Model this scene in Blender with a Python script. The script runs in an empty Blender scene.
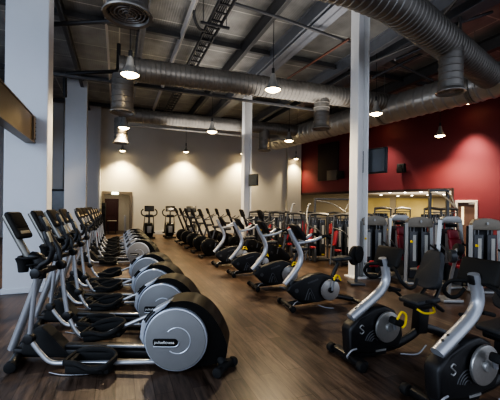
import bpy, bmesh, math, random
from mathutils import Vector, Matrix
random.seed(4)
sc = bpy.context.scene
COL = sc.collection
PI = math.pi
# ------------------------------------------------------------------ camera model
F = 335.0; CX = 250.0; CY = 207.0; ROLL = math.radians(0.7); HC = 1.62
TH = math.atan(0.396); CT, ST = math.cos(TH), math.sin(TH)

def ray(px, py):
    u = (px-CX)/F; v = (py-CY)/F
    return Vector((u*math.cos(ROLL)+v*math.sin(ROLL), 1.0, u*math.sin(ROLL)-v*math.cos(ROLL)))
def at_z(px, py, Z):            # point seen at a pixel at depth Z
    return Vector((0, 0, HC)) + ray(px, py)*Z
def at_h(px, py, h):            # point seen at a pixel at height h
    r = ray(px, py); return Vector((0, 0, HC)) + r*((h-HC)/r.z)
def room(w):                    # world -> room coordinates (s across, t into the depth)
    return Vector((w.x*CT+w.y*ST, -w.x*ST+w.y*CT, w.z))
def W(s, t, h=0.0):
    return Vector((s*CT-t*ST, s*ST+t*CT, h))

# ------------------------------------------------------------------ materials
def nodes(name):
    m = bpy.data.materials.new(name); m.use_nodes = True
    nt = m.node_tree; b = nt.nodes['Principled BSDF']
    return m, nt, b
def mat(name, col, rough=0.5, metal=0.0, noise=0.12, scale=18.0, bump=0.0, spec=None, emit=None, es=0.0, coat=0.0):
    m, nt, b = nodes(name)
    N = nt.nodes; L = nt.links
    tc = N.new('ShaderNodeTexCoord'); nz = N.new('ShaderNodeTexNoise')
    nz.inputs['Scale'].default_value = scale; nz.inputs['Detail'].default_value = 4
    L.new(tc.outputs['Object'], nz.inputs['Vector'])
    mx = N.new('ShaderNodeMixRGB')
    mx.inputs['Color1'].default_value = [c*(1-noise) for c in col]+[1]
    mx.inputs['Color2'].default_value = [min(1, c*(1+noise)) for c in col]+[1]
    L.new(nz.outputs['Fac'], mx.inputs['Fac']); L.new(mx.outputs['Color'], b.inputs['Base Color'])
    b.inputs['Roughness'].default_value = rough; b.inputs['Metallic'].default_value = metal
    if spec is not None: b.inputs['Specular IOR Level'].default_value = spec
    if coat: b.inputs['Coat Weight'].default_value = coat; b.inputs['Coat Roughness'].default_value = 0.15
    if bump:
        bp = N.new('ShaderNodeBump'); bp.inputs['Strength'].default_value = bump; bp.inputs['Distance'].default_value = 0.01
        L.new(nz.outputs['Fac'], bp.inputs['Height']); L.new(bp.outputs['Normal'], b.inputs['Normal'])
    if emit:
        b.inputs['Emission Color'].default_value = list(emit)+[1]; b.inputs['Emission Strength'].default_value = es
    return m
M = {}
M['black'] = mat('black_plastic', (.011, .011, .012), .42, 0, .2, 30)
M['shroud'] = mat('black_gloss_shroud', (.009, .0088, .0085), .30, 0, .2, 12, spec=.22)
M['matte'] = mat('black_matte_rubber', (.008, .008, .008), .75, 0, .3, 60, bump=.1)
M['silver'] = mat('silver_paint', (.40, .41, .43), .30, .65, .06, 20)
M['arm'] = mat('cast_silver_arm', (.45, .465, .49), .34, .55, .08, 14, bump=.03)
M['disc'] = mat('grey_disc_plastic', (.20, .20, .20), .48, .15, .07, 8)
M['discline'] = mat('disc_groove_grey', (.17, .175, .19), .5, .2)
M['rim'] = mat('pale_silver_rim', (.45, .48, .53), .28, .5, .05, 10)
M['flywheel'] = mat('brushed_flywheel', (.42, .41, .39), .32, .75, .1, 40)
M['post'] = mat('olive_grey_post', (.20, .19, .17), .35, .5)
M['console'] = mat('console_shell', (.018, .016, .014), .6, 0, .2, spec=.3)
M['screen'] = mat('console_screen_dark', (.03, .025, .02), .8, 0, .5, 60, spec=.15)
M['screenlit'] = mat('console_face_tan', (.36, .29, .18), .45, 0, .3, 60)
M['yellow'] = mat('yellow_cord', (.80, .58, .02), .5)
M['white'] = mat('white_label', (.72, .72, .70), .5)
M['cable'] = mat('white_cable', (.34, .35, .37), .5)
M['seat'] = mat('black_seat_pad', (.034, .036, .04), .62, 0, .25, 80, bump=.15)
M['red'] = mat('red_vinyl', (.27, .028, .04), .42, 0, .15, 10)
M['frame'] = mat('grey_machine_frame', (.10, .103, .108), .38, .5, .1)
M['framelight'] = mat('light_machine_frame', (.36, .36, .35), .36, .55, .08)
M['bronze'] = mat('warm_grey_cap', (.22, .195, .155), .45, .3)
M['stack'] = mat('weight_stack', (.035, .038, .045), .45, .3)
M['stacklabel'] = mat('weight_label_strip', (.45, .44, .40), .5, 0, .5, 120)
M['glassy'] = mat('grey_shroud_panel', (.055, .058, .063), .25, .1)
M['column'] = mat('white_column_paint', (.60, .61, .63), .5, .0, .03, 3)
M['steelcolumn'] = mat('white_steel_column_paint', (.80, .79, .77), .45, .0, .03, 3)
M['columnedge'] = mat('cream_column_paint', (.62, .58, .50), .5, .0, .03, 3)
M['steel'] = mat('dark_structural_steel', (.10, .10, .105), .5, .4, .2, 6)
M['bluesteel'] = mat('blue_grey_steel', (.22, .235, .27), .42, .5, .15, 5)
M['beam'] = mat('brown_steel_beam', (.15, .11, .068), .35, .5, .25, 4)
M['duct'] = mat('galvanised_duct', (.23, .215, .195), .42, .6, .25, 2.5)
M['duct2'] = mat('bright_galvanised_duct', (.42, .41, .39), .38, .65, .2, 2.5)
M['pipe'] = mat('black_pipe', (.015, .015, .017), .5)
M['rust'] = mat('red_brown_pipe', (.12, .05, .035), .5, .2)
M['tray'] = mat('cable_tray_metal', (.04, .04, .045), .5, .4)
M['lampshell'] = mat('lamp_shell_grey', (.45, .44, .42), .38, .6)
M['bulb'] = mat('lamp_glow', (1, .9, .7), .5, emit=(1, .74, .36), es=16)
M['bulbsmall'] = mat('lamp_glow_small', (1, .9, .7), .5, emit=(1, .74, .36), es=16)
M['door'] = mat('dark_red_door', (.055, .015, .012), .4, 0, .3, 3)
M['doorred'] = mat('brown_wood_door', (.14, .085, .07), .5, 0, .2, 4)
M['doorframe'] = mat('door_frame_taupe', (.14, .12, .10), .5)
M['whiteframe'] = mat('white_door_frame', (.66, .62, .58), .5)
M['tv'] = mat('tv_screen', (.05, .055, .06), .2, 0, .3, 4)
M['speaker'] = mat('speaker_black', (.012, .012, .012), .6)
M['grille'] = mat('diffuser_grille', (.30, .28, .26), .45, .5)
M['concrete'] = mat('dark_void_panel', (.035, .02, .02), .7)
M['skirt'] = mat('white_skirting', (.55, .56, .58), .45)
M['light'] = mat('downlight_glow', (1, .95, .85), .5, emit=(1, .92, .75), es=10)
M['sign'] = mat('green_white_sign', (.6, .8, .6), .5, emit=(.85, 1, .7), es=3)
M['radiator'] = mat('radiator_white', (.5, .49, .47), .4)
M['redbox'] = mat('red_extinguisher', (.35, .02, .02), .4)

def wall_mat(name, col, top, h0, h1):   # paint with mottling; no painted light
    return mat(name, col, .75, 0, .045, 1.2, bump=.04)
M['beige'] = mat('beige_wall_paint', (.56, .54, .49), .8, 0, .05, 1.5, bump=.03)
M['redwall'] = mat('red_wall_paint', (.165, .027, .037), .62, 0, .08, 1.2, bump=.03)
M['bluewhite'] = mat('cool_white_wall', (.60, .61, .63), .7, 0, .04, 1.5)
M['annexwall'] = mat('annex_beige_wall', (.45, .40, .31), .8, 0, .08, .8)
M['yellowwall'] = mat('annex_yellow_wall', (.66, .55, .24), .8, 0, .2, .9)
M['annexceil'] = mat('annex_ceiling', (.48, .45, .40), .8)
M['corridor'] = mat('corridor_wall', (.44, .41, .35), .8)

def floor_mat():
    m, nt, b = nodes('dark_wood_plank_floor'); N = nt.nodes; L = nt.links
    tc = N.new('ShaderNodeTexCoord'); mp = N.new('ShaderNodeMapping')
    mp.inputs['Rotation'].default_value[2] = PI/2
    L.new(tc.outputs['Object'], mp.inputs['Vector'])
    br = N.new('ShaderNodeTexBrick')
    br.inputs['Scale'].default_value = 1.0
    br.inputs['Brick Width'].default_value = 1.25; br.inputs['Row Height'].default_value = .16
    br.inputs['Mortar Size'].default_value = .003; br.offset = .37
    br.inputs['Color1'].default_value = (.055, .036, .028, 1)
    br.inputs['Color2'].default_value = (.108, .076, .058, 1)
    br.inputs['Mortar'].default_value = (.03, .017, .011, 1)
    L.new(mp.outputs['Vector'], br.inputs['Vector'])
    mp2 = N.new('ShaderNodeMapping'); mp2.inputs['Scale'].default_value = (1.6, 14, 1)
    L.new(mp.outputs['Vector'], mp2.inputs['Vector'])
    nz = N.new('ShaderNodeTexNoise'); nz.inputs['Scale'].default_value = 1.6; nz.inputs['Detail'].default_value = 7; nz.inputs['Roughness'].default_value = .65
    L.new(mp2.outputs['Vector'], nz.inputs['Vector'])
    rp = N.new('ShaderNodeValToRGB'); rp.color_ramp.elements[0].position = .3; rp.color_ramp.elements[1].position = .72
    rp.color_ramp.elements[0].color = (.34, .33, .32, 1); rp.color_ramp.elements[1].color = (1.7, 1.68, 1.62, 1)
    L.new(nz.outputs['Fac'], rp.inputs['Fac'])
    mx = N.new('ShaderNodeMixRGB'); mx.blend_type = 'MULTIPLY'; mx.inputs['Fac'].default_value = 1
    L.new(br.outputs['Color'], mx.inputs['Color1']); L.new(rp.outputs['Color'], mx.inputs['Color2'])
    n2 = N.new('ShaderNodeTexNoise'); n2.inputs['Scale'].default_value = .9; n2.inputs['Detail'].default_value = 5
    L.new(mp.outputs['Vector'], n2.inputs['Vector'])
    r2_ = N.new('ShaderNodeValToRGB'); r2_.color_ramp.elements[0].position = .35; r2_.color_ramp.elements[1].position = .65
    r2_.color_ramp.elements[0].color = (.72, .70, .68, 1); r2_.color_ramp.elements[1].color = (1.25, 1.24, 1.22, 1)
    L.new(n2.outputs['Fac'], r2_.inputs['Fac'])
    m3 = N.new('ShaderNodeMixRGB'); m3.blend_type = 'MULTIPLY'; m3.inputs['Fac'].default_value = 1
    L.new(mx.outputs['Color'], m3.inputs['Color1']); L.new(r2_.outputs['Color'], m3.inputs['Color2'])
    L.new(m3.outputs['Color'], b.inputs['Base Color'])
    mr = N.new('ShaderNodeMapRange'); mr.inputs['To Min'].default_value = .24; mr.inputs['To Max'].default_value = .42
    L.new(nz.outputs['Fac'], mr.inputs['Value']); L.new(mr.outputs['Result'], b.inputs['Roughness'])
    b.inputs['Roughness'].default_value = .33
    b.inputs['Specular IOR Level'].default_value = .42
    bp = N.new('ShaderNodeBump'); bp.inputs['Strength'].default_value = .12; bp.inputs['Distance'].default_value = .01
    L.new(nz.outputs['Fac'], bp.inputs['Height']); L.new(bp.outputs['Normal'], b.inputs['Normal'])
    return m
M['floor'] = floor_mat()
def ceil_mat():
    m, nt, b = nodes('foil_faced_ceiling_deck'); N = nt.nodes; L = nt.links
    tc = N.new('ShaderNodeTexCoord')
    br = N.new('ShaderNodeTexBrick'); br.inputs['Scale'].default_value = 1
    br.inputs['Brick Width'].default_value = 2.4; br.inputs['Row Height'].default_value = 1.2; br.offset = 0
    br.inputs['Mortar Size'].default_value = .018
    br.inputs['Color1'].default_value = (.235, .237, .235, 1); br.inputs['Color2'].default_value = (.31, .31, .305, 1)
    br.inputs['Mortar'].default_value = (.60, .59, .56, 1)
    L.new(tc.outputs['Object'], br.inputs['Vector'])
    wv = N.new('ShaderNodeTexWave'); wv.bands_direction = 'X'; wv.inputs['Scale'].default_value = 5.0; wv.inputs['Distortion'].default_value = .4
    L.new(tc.outputs['Object'], wv.inputs['Vector'])
    nz = N.new('ShaderNodeTexNoise'); nz.inputs['Scale'].default_value = 1.5; nz.inputs['Detail'].default_value = 6
    L.new(tc.outputs['Object'], nz.inputs['Vector'])
    mx = N.new('ShaderNodeMixRGB'); mx.blend_type = 'MULTIPLY'; mx.inputs['Fac'].default_value = .7
    rp = N.new('ShaderNodeValToRGB'); rp.color_ramp.elements[0].position = .3; rp.color_ramp.elements[0].color = (.4, .4, .4, 1)
    rp.color_ramp.elements[1].position = .7; rp.color_ramp.elements[1].color = (1.2, 1.2, 1.2, 1)
    L.new(nz.outputs['Fac'], rp.inputs['Fac'])
    L.new(br.outputs['Color'], mx.inputs['Color1']); L.new(rp.outputs['Color'], mx.inputs['Color2'])
    L.new(mx.outputs['Color'], b.inputs['Base Color'])
    b.inputs['Metallic'].default_value = .35; b.inputs['Roughness'].default_value = .4
    ad = N.new('ShaderNodeMath'); ad.operation = 'ADD'
    L.new(wv.outputs['Fac'], ad.inputs[0]); L.new(nz.outputs['Fac'], ad.inputs[1])
    bp = N.new('ShaderNodeBump'); bp.inputs['Strength'].default_value = .16; bp.inputs['Distance'].default_value = .03
    L.new(ad.outputs[0], bp.inputs['Height']); L.new(bp.outputs['Normal'], b.inputs['Normal'])
    return m
M['ceiling'] = ceil_mat()

# ------------------------------------------------------------------ mesh builder
def catmull(pts, n=6):
    P = [Vector(p) for p in pts]
    if len(P) < 3: return P
    out = []
    for i in range(len(P)-1):
        p0 = P[i-1] if i else P[0]*2-P[1]; p1 = P[i]; p2 = P[i+1]
        p3 = P[i+2] if i+2 < len(P) else P[-1]*2-P[-2]
        for k in range(n):
            t = k/n
            out.append(.5*((2*p1)+(p2-p0)*t+(2*p0-5*p1+4*p2-p3)*t*t+(3*p1-p0-3*p2+p3)*t**3))
    out.append(P[-1]); return out

class MB:
    def __init__(s): s.bm = bmesh.new()
    def _merge(s, b, mtx=None):
        if mtx is not None: bmesh.ops.transform(b, matrix=mtx, verts=b.verts)
        me = bpy.data.meshes.new('t'); b.to_mesh(me); s.bm.from_mesh(me); bpy.data.meshes.remove(me); b.free()
    def box(s, c, size, rot=(0, 0, 0), bev=0.0, taper=None, seg=2):
        b = bmesh.new(); bmesh.ops.create_cube(b, size=1)
        for v in b.verts:
            v.co = Vector((v.co.x*size[0], v.co.y*size[1], v.co.z*size[2]))
            if taper and v.co.z > 0: v.co.x *= taper[0]; v.co.y *= taper[1]
        if bev: bmesh.ops.bevel(b, geom=b.edges[:], offset=bev, segments=seg, affect='EDGES', profile=.5)
        from mathutils import Euler
        s._merge(b, Matrix.Translation(c) @ Euler(rot).to_matrix().to_4x4()); return s
    def tube(s, pts, r, n=10, smooth=6, flat=1.0, caps=True, ref=(0, 1, 0)):
        P = catmull(pts, smooth) if smooth and len(pts) > 2 else [Vector(p) for p in pts]
        m = len(P); R = r if isinstance(r, (list, tuple)) else None
        def rad(i):
            if R is None: return r
            f = i/(m-1)*(len(R)-1); k = min(int(f), len(R)-2); return R[k]+(R[k+1]-R[k])*(f-k)
        bm = s.bm; rings = []
        prev = None
        for i, p in enumerate(P):
            t = (P[min(i+1, m-1)]-P[max(i-1, 0)]).normalized()
            if prev is None:
                a = Vector(ref)
                if abs(a.dot(t)) > .95: a = Vector((1, 0, 0)) if abs(t.x) < .9 else Vector((0, 0, 1))
                u = (a - t*a.dot(t)).normalized()
            else:
                u = (prev - t*prev.dot(t)).normalized()
            prev = u; w = t.cross(u); rr = rad(i)
            rings.append([bm.verts.new(p+u*rr*math.cos(2*PI*k/n)*flat+w*rr*math.sin(2*PI*k/n)) for k in range(n)])
        for a, c in zip(rings[:-1], rings[1:]):
            for k in range(n): bm.faces.new((a[k], a[(k+1) % n], c[(k+1) % n], c[k]))
        if caps:
            bm.faces.new(rings[0][::-1]); bm.faces.new(rings[-1])
        return s
    def cyl(s, p0, p1, r, n=24, r2=None, bev=0.0):
        p0 = Vector(p0); p1 = Vector(p1); d = p1-p0; L = d.length
        b = bmesh.new()
        bmesh.ops.create_cone(b, cap_ends=True, segments=n, radius1=r, radius2=r if r2 is None else r2, depth=L)
        if bev:
            es = [e for e in b.edges if len(e.link_faces) == 2 and any(len(f.verts) > 4 for f in e.link_faces)]
            bmesh.ops.bevel(b, geom=es, offset=bev, segments=2, affect='EDGES', profile=.5)
        q = Vector((0, 0, 1)).rotation_difference(d.normalized())
        s._merge(b, Matrix.Translation((p0+p1)/2) @ q.to_matrix().to_4x4()); return s
    def prism(s, prof, y0, y1, bev=0.0, rim=0.0, seg=4):      # profile in x,z extruded along y
        b = bmesh.new()
        a = [b.verts.new((x, y0, z)) for x, z in prof]; c = [b.verts.new((x, y1, z)) for x, z in prof]
        n = len(prof); b.faces.new(a); b.faces.new(c[::-1])
        for i in range(n): b.faces.new((a[(i+1) % n], a[i], c[i], c[(i+1) % n]))
        if bev:
            es = [e for e in b.edges if abs(e.verts[0].co.y-e.verts[1].co.y) < 1e-6]
            bmesh.ops.bevel(b, geom=es, offset=bev, segments=3, affect='EDGES', profile=.5)
        if rim:
            es = [e for e in b.edges if abs(e.verts[0].co.y-e.verts[1].co.y) < 1e-6]
            bmesh.ops.bevel(b, geom=es, offset=rim, segments=seg, affect='EDGES', profile=.5)
        bmesh.ops.recalc_face_normals(b, faces=b.faces)
        s._merge(b); return s
    def lathe(s, prof, c=(0, 0, 0), n=28, mtx=None):    # profile (r,z) about z
        b = bmesh.new(); rings = []
        for r, z in prof:
            rings.append([b.verts.new((r*math.cos(2*PI*k/n), r*math.sin(2*PI*k/n), z)) for k in range(n)])
        for a, d in zip(rings[:-1], rings[1:]):
            for k in range(n): b.faces.new((a[k], a[(k+1) % n], d[(k+1) % n], d[k]))
        s._merge(b, (mtx or Matrix.Identity(4)) if mtx is not None else Matrix.Translation(c)); return s
    def torus(s, c, R, r, axis='y', n=36, m=8, a0=0, a1=2*PI):
        pts = []
        full = abs(a1-a0-2*PI) < 1e-6
        for k in range(n+1):
            a = a0+(a1-a0)*k/n; x, z = R*math.cos(a), R*math.sin(a)
            p = {'y': (x, 0, z), 'z': (x, z, 0), 'x': (0, x, z)}[axis]
            pts.append(Vector(c)+Vector(p))
        return s.tube(pts, r, m, smooth=0, caps=not full)
    def build(s, name, m, parent=None, smooth=True, ang=38, loc=None, rz=0, label=None):
        me = bpy.data.meshes.new(name)
        bmesh.ops.recalc_face_normals(s.bm, faces=s.bm.faces)
        s.bm.to_mesh(me); s.bm.free()
        me.materials.append(M[m] if isinstance(m, str) else m)
        if smooth:
            me.shade_smooth(); me.set_sharp_from_angle(angle=math.radians(ang))
        o = bpy.data.objects.new(name, me); COL.objects.link(o)
        if parent: o.parent = parent
        if loc is not None: o.location = loc
        o.rotation_euler.z = rz
        if label: o['label'] = label
        return o

def circ(cx, cz, r, a0, a1, n):
    return [(cx+r*math.cos(math.radians(a0+(a1-a0)*i/n)), cz+r*math.sin(math.radians(a0+(a1-a0)*i/n))) for i in range(n+1)]
def thing(name, label, cat, loc=(0, 0, 0), rz=0, group=None):
    o = bpy.data.objects.new(name, None); COL.objects.link(o); o.empty_display_size = .1
    o.location = loc; o.rotation_euler = (0, 0, rz); tag(o, label, cat, group); return o
def tag(o, label, cat, group=None, kind=None):
    o['label'] = label; o['category'] = cat
    if group: o['group'] = group
    if kind: o['kind'] = kind
    return o
def kids(o): return [c for c in bpy.data.objects if c.parent == o]
def copy_tree(o, parent=None):
    ch = kids(o); c = o.copy(); COL.objects.link(c); c.parent = parent
    for k in ch: copy_tree(k, c)
    return c
def place(proto, first, loc, rz, label, group=None):
    o = proto if first else copy_tree(proto)
    o.location = loc; o.rotation_euler = (0, 0, rz); o['label'] = label
    if group: o['group'] = group
    return o
def struct(mb, name, m, smooth=False, **k):
    o = mb.build(name, m, smooth=smooth, **k); o['kind'] = 'structure'; return o
def text_mesh(txt, size, name, m, parent, loc, rot, label=None, extr=.001):
    cu = bpy.data.curves.new('txt', 'FONT'); cu.body = txt; cu.size = size; cu.extrude = extr
    cu.align_x = 'CENTER'; cu.align_y = 'CENTER'
    to = bpy.data.objects.new('txt', cu); COL.objects.link(to)
    bpy.context.view_layer.update()
    me = bpy.data.meshes.new_from_object(to.evaluated_get(bpy.context.evaluated_depsgraph_get()))
    bpy.data.objects.remove(to); bpy.data.curves.remove(cu)
    me.materials.clear(); me.materials.append(M[m])
    o = bpy.data.objects.new(name, me); COL.objects.link(o); o.parent = parent
    o.location = loc; o.rotation_euler = rot
    if label: o['label'] = label
    return o

# ================================================================== SETTING (room frame: x = s, y = t)
H = 6.8; TB = 19.55; RZ = TH
def rstruct(mb, name, m, **k): return struct(mb, name, m, rz=RZ, **k)
rstruct(MB().box((6, 12, -.05), (60, 50, .1)), 'floor', 'floor')
rstruct(MB().box((6.5, 9.3, H+.1), (27, 20.8, .2)), 'ceiling', 'ceiling')
# back wall with doorway
D0, D1_, DH = -.76, .745, 2.36
b = MB()
b.box(((-6.2+D0)/2, TB+.15, H/2), (D0+6.2, .3, H)); b.box(((D1_+11.3)/2, TB+.15, H/2), (11.3-D1_, .3, H))
b.box(((D0+D1_)/2, TB+.15, (H+DH)/2), (D1_-D0, .3, H-DH))
rstruct(b, 'wall_back', 'beige')
b = MB(); b.box(((D1_+.1+11.3)/2, TB-.02, .1), (11.2-D1_, .04, .2), bev=.008)
rstruct(b, 'baseboard_back', 'skirt')
b = MB()
b.box((D0+.06, TB-.02, DH/2), (.14, .1, DH), bev=.01); b.box((D1_-.06, TB-.02, DH/2), (.14, .1, DH), bev=.01)
b.box(((D0+D1_)/2, TB-.02, DH-.07), (D1_-D0, .1, .16), bev=.01)
rstruct(b, 'trim_1', 'doorframe')
# cool white wall surface left of the door (return + bay)
rstruct(MB().box((-1.65, TB-.2, H/2), (1.6, .4, H)).box((-.93, TB-.24, H/2), (.12, .5, H)), 'trim_2', 'bluewhite')
rstruct(MB().box((-4.4, TB-.06, H/2), (3.6, .1, H)), 'trim_3', 'bluewhite')
rstruct(MB().box((-6.3, 13, H/2), (.3, 13.2, H)), 'wall_left', 'bluewhite')
# corner pilaster on the back wall
rstruct(MB().box((10.75, TB-.12, H/2), (1.0, .24, H)), 'trim_4', 'beige')
# corridor beyond the doorway
b = MB()
b.box((-1.7, TB+1.9, 1.35), (.1, 3.2, 2.7)); b.box((1.2, TB+1.9, 1.35), (.1, 3.2, 2.7)); b.box((-.25, TB+3.55, 1.35), (3.0, .1, 2.7))
b.box((-.25, TB+1.95, 2.72), (3.0, 3.3, .06))
rstruct(b, 'wall_corridor', 'corridor')
dd = MB().box((-.36, TB+3.45, 1.02), (.86, .06, 2.04), bev=.01).box((-.36, TB+3.42, 1.4), (.5, .03, .9), bev=.01).box((-.36, TB+3.42, .5), (.5, .03, .6), bev=.01)
rstruct(dd, 'door_1', 'door')

# ---- red wall, at its own angle
RC = Vector((3.33, 22.3, 0)); RD = Vector((.83, -1, 0)); RL = RD.length; RU = RD.normalized()
RA = math.atan2(RU.y, RU.x)          # local x runs from the corner towards the camera, local y into the room beyond
# inner normal towards the camera side is -y local? check sign below
def rw(a, y=0, h=0):                 # a metres from the corner along the wall; y>0 behind the wall
    n = Vector((-RU.y, RU.x, 0))     # points to +x,+y (beyond)
    return RC + RU*a + n*y + Vector((0, 0, h))
A1 = 7.09*RL; AD0 = 7.17*RL; AD1 = 7.84*RL; OH = 2.6
def rwstruct(mb, name, m, **k): return struct(mb, name, m, rz=RA, loc=RC, **k)
b = MB()
b.box((8, .15, (H+OH)/2), (16, .3, H-OH)); b.box(((A1+AD0)/2, .15, OH/2), (AD0-A1, .3, OH))
b.box(((AD1+16)/2, .15, OH/2), (16-AD1, .3, OH)); b.box(((AD0+AD1)/2, .15, (OH+2.02)/2), (AD1-AD0, .3, OH-2.02))
rwstruct(b, 'wall_right', 'redwall')
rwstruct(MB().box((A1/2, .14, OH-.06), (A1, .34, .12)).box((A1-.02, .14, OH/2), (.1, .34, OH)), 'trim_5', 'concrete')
rwstruct(MB().box((AD0+.05, -.02, 1.0), (.1, .08, 2.02), bev=.008).box((AD1-.05, -.02, 1.0), (.1, .08, 2.02), bev=.008).box(((AD0+AD1)/2, -.02, 1.98), (AD1-AD0, .08, .1), bev=.008), 'trim_6', 'whiteframe')
b = rwstruct(MB().box(((AD0+AD1)/2, .06, .97), (AD1-AD0-.2, .05, 1.94), bev=.005), 'door_2', 'doorred')
pn = MB().box((AD0+.28, .03, 1.35), (.1, .02, .8)).build('vision_panel', 'light', smooth=False); pn.parent = b
M['pane'] = mat('lit_pane', (.8, .72, .5), .3, emit=(1, .85, .5), es=.5); pn.data.materials[0] = M['pane']
pn2 = MB().box((AD1-.24, .0, 1.88), (.22, .06, .06), bev=.008).build('door_closer', 'white', b)
pn3 = MB().box((AD1-.18, .015, 1.0), (.14, .05, .03), bev=.005).build('door_handle', 'silver', b)
# annex beyond the opening
LN = Vector((.606, 1, 0))
b = MB()
b.box((3.1, 26.8, 1.4), (.1, 8.6, 2.8)); b.box((13, 31.05, 1.4), (20, .1, 2.8))
struct(b, 'wall_annex', 'annexwall')
b = MB(); 
bm = b.bm
vs = [bm.verts.new(v) for v in [(10.0, 14.6, 0), (23, 27, 0), (23, 27, 2.8), (10.0, 14.6, 2.8)]]; bm.faces.new(vs)
vs = [bm.verts.new(v) for v in [(23, 27, 0), (23, 31.1, 0), (23, 31.1, 2.8), (23, 27, 2.8)]]; bm.faces.new(vs)
struct(b, 'wall_annex_side', 'annexwall')
b = MB(); bm = b.bm
pts = [rw(-.1, .3), rw(7.6*RL, .3), Vector((23.1, 27, 0)), Vector((23.1, 31.2, 0)), Vector((3.0, 31.2, 0))]
lo = [bm.verts.new(p+Vector((0, 0, 2.78))) for p in pts]; hi = [bm.verts.new(p+Vector((0, 0, 2.9))) for p in pts]
bm.faces.new(lo[::-1]); bm.faces.new(hi)
for i in range(5): bm.faces.new((lo[i], lo[(i+1) % 5], hi[(i+1) % 5], hi[i]))
struct(b, 'ceiling_annex', 'annexceil')
struct(MB().box((11.6, 30.95, 1.55), (2.6, .06, 2.1)).box((15.2, 30.95, 1.55), (3.4, .06, 2.1)), 'trim_7', 'yellowwall')
n = 0
for (px, py) in [(317, 194), (334, 193.5), (372, 192), (381, 195), (390, 192.5), (398, 196), (405, 192.5), (412, 195.5), (421, 192), (428, 195), (437, 191.5), (444, 194.5), (376, 197.2), (416, 198)]:
    p = at_h(px, py, 2.77)
    o = MB().cyl((0, 0, -.02), (0, 0, .015), .085, 20, bev=.006).build('downlight', 'light', loc=p)
    tag(o, 'small round ceiling downlight beyond the opening in the red wall', 'ceiling light', 'downlights in the room beyond the red wall')

# ---- columns
def column(name, s0, s1, t0, t1, h=H):
    b = MB().box(((s0+s1)/2, (t0+t1)/2, h/2), (s1-s0, t1-t0, h), bev=.012, seg=1)
    b.box(((s0+s1)/2, (t0+t1)/2, .05), (s1-s0+.05, t1-t0+.05, .1), bev=.01)
    return rstruct(b, name, 'column')
column('column_1', -1.90, -1.22, 7.19, 7.69)
column('column_2', -2.03, -1.22, 15.5, 16.0)
def hcolumn(name, s, t, w, h=6.45):     # I-section steel column
    b = MB()
    b.box((s-w/2+.02, t, h/2), (.035, w*.9, h), bev=.004, seg=1); b.box((s+w/2-.02, t, h/2), (.035, w*.9, h), bev=.004, seg=1)
    b.box((s, t+.02, h/2), (w, .03, h), bev=.004, seg=1)
    b.box((s, t, .015), (w+.12, w+.1, .03), bev=.004, seg=1); b.box((s, t, h), (w+.15, w+.1, .04))
    return rstruct(b, name, 'steelcolumn')
hcolumn('column_3', 5.28, 6.4, .32); hcolumn('column_4', 5.2, 13.6, .36)
# brown mezzanine channel beam running from the first column towards the viewer
b = MB()
x = -1.43; t0, t1 = .5, 7.18
b.box((x, (t0+t1)/2, 2.98), (.02, t1-t0, .47)); b.box((x-.06, (t0+t1)/2, 3.21), (.16, t1-t0, .025)); b.box((x-.06, (t0+t1)/2, 2.75), (.16, t1-t0, .025))
b.box((x+.03, t1-.2, 2.98), (.03, .1, .4))
for k in range(6): b.cyl((x+.01, t1-.08, 2.81+k*.07), (x+.04, t1-.08, 2.81+k*.07), .012, 8)
rstruct(b, 'mezzanine_beam', 'beam')

# ---- ceiling steel
def s_of(px, py, h): return room(at_h(px, py, h)).x
def ibeam(name, s, bot, w, d, m, t0=.2, t1=19.4):
    b = MB(); T = (t0+t1)/2; L = t1-t0
    b.box((s, T, bot+.012), (w, L, .024)); b.box((s, T, bot+d-.012), (w, L, .024)); b.box((s, T, bot+d/2), (.02, L, d))
    return rstruct(b, name, m)
for (px, py, w, d, m) in [(60, 12, .12, .3, 'steel'), (105, 8, .05, .3, 'whiteframe'), (144, 22, .16, .4, 'bluesteel'), (192.5, 12.5, .05, .3, 'whiteframe'),
                          (275, 17.5, .12, .4, 'steel'), (285, 49, .16, .4, 'bluesteel'), (335, 13, .42, .45, 'bluesteel'), (352, 66, .2, .4, 'bluesteel'), (440, 30, .42, .45, 'bluesteel'), (470, 60, .2, .4, 'steel')]:
    ibeam('ceiling_beam', s_of(px, py, H-d), H-d, w, d, m)
for t in (5.2, 10.1, 14.9, 18.6):
    rstruct(MB().box((6, t, H-.16), (25, .12, .02)).box((6, t, H-.08), (25, .02, .16)), 'ceiling_beam', 'steel')
# dark lateral steel under duct two
rstruct(MB().box((2.2, 9.9, 4.98), (8.8, .09, .06)), 'ceiling_beam', 'steel')
rstruct(MB().box((3.85, 14.7, 4.93), (7.6, .06, .05)), 'ceiling_beam', 'lampshell')

# cable tray
tr = thing('cable_tray', 'black ladder cable tray running under the ceiling deck', 'cable tray', rz=RZ)
st = s_of(214, 25, 6.25)
MB().box((st-.16, 9.8, 6.25), (.03, 19, .1)).box((st+.16, 9.8, 6.25), (.03, 19, .1)).build('side_rail', 'tray', tr, smooth=False)
b = MB()
for k in range(52): b.box((st, .5+k*.36, 6.23), (.32, .05, .03))
b.build('rung', 'tray', tr, smooth=False)['kind'] = 'stuff'
b = MB()
for k in range(4): b.tube([(st-.11+.05*k, .4, 6.27), (st-.09+.05*k, 6, 6.275), (st-.1+.05*k, 12, 6.27), (st-.11+.05*k, 19.2, 6.27)], .02, 6)
b.build('cables', 'pipe', tr)
b = MB()
for t in (3.5, 8.2, 12.9, 17.5): b.box((st, t, 6.19), (.75, .06, .05)); b.cyl((st-.3, t, 6.19), (st-.3, t, H), .008, 6); b.cyl((st+.3, t, 6.19), (st+.3, t, H), .008, 6)
b.build('hanger', 'tray', tr, smooth=False)
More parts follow.
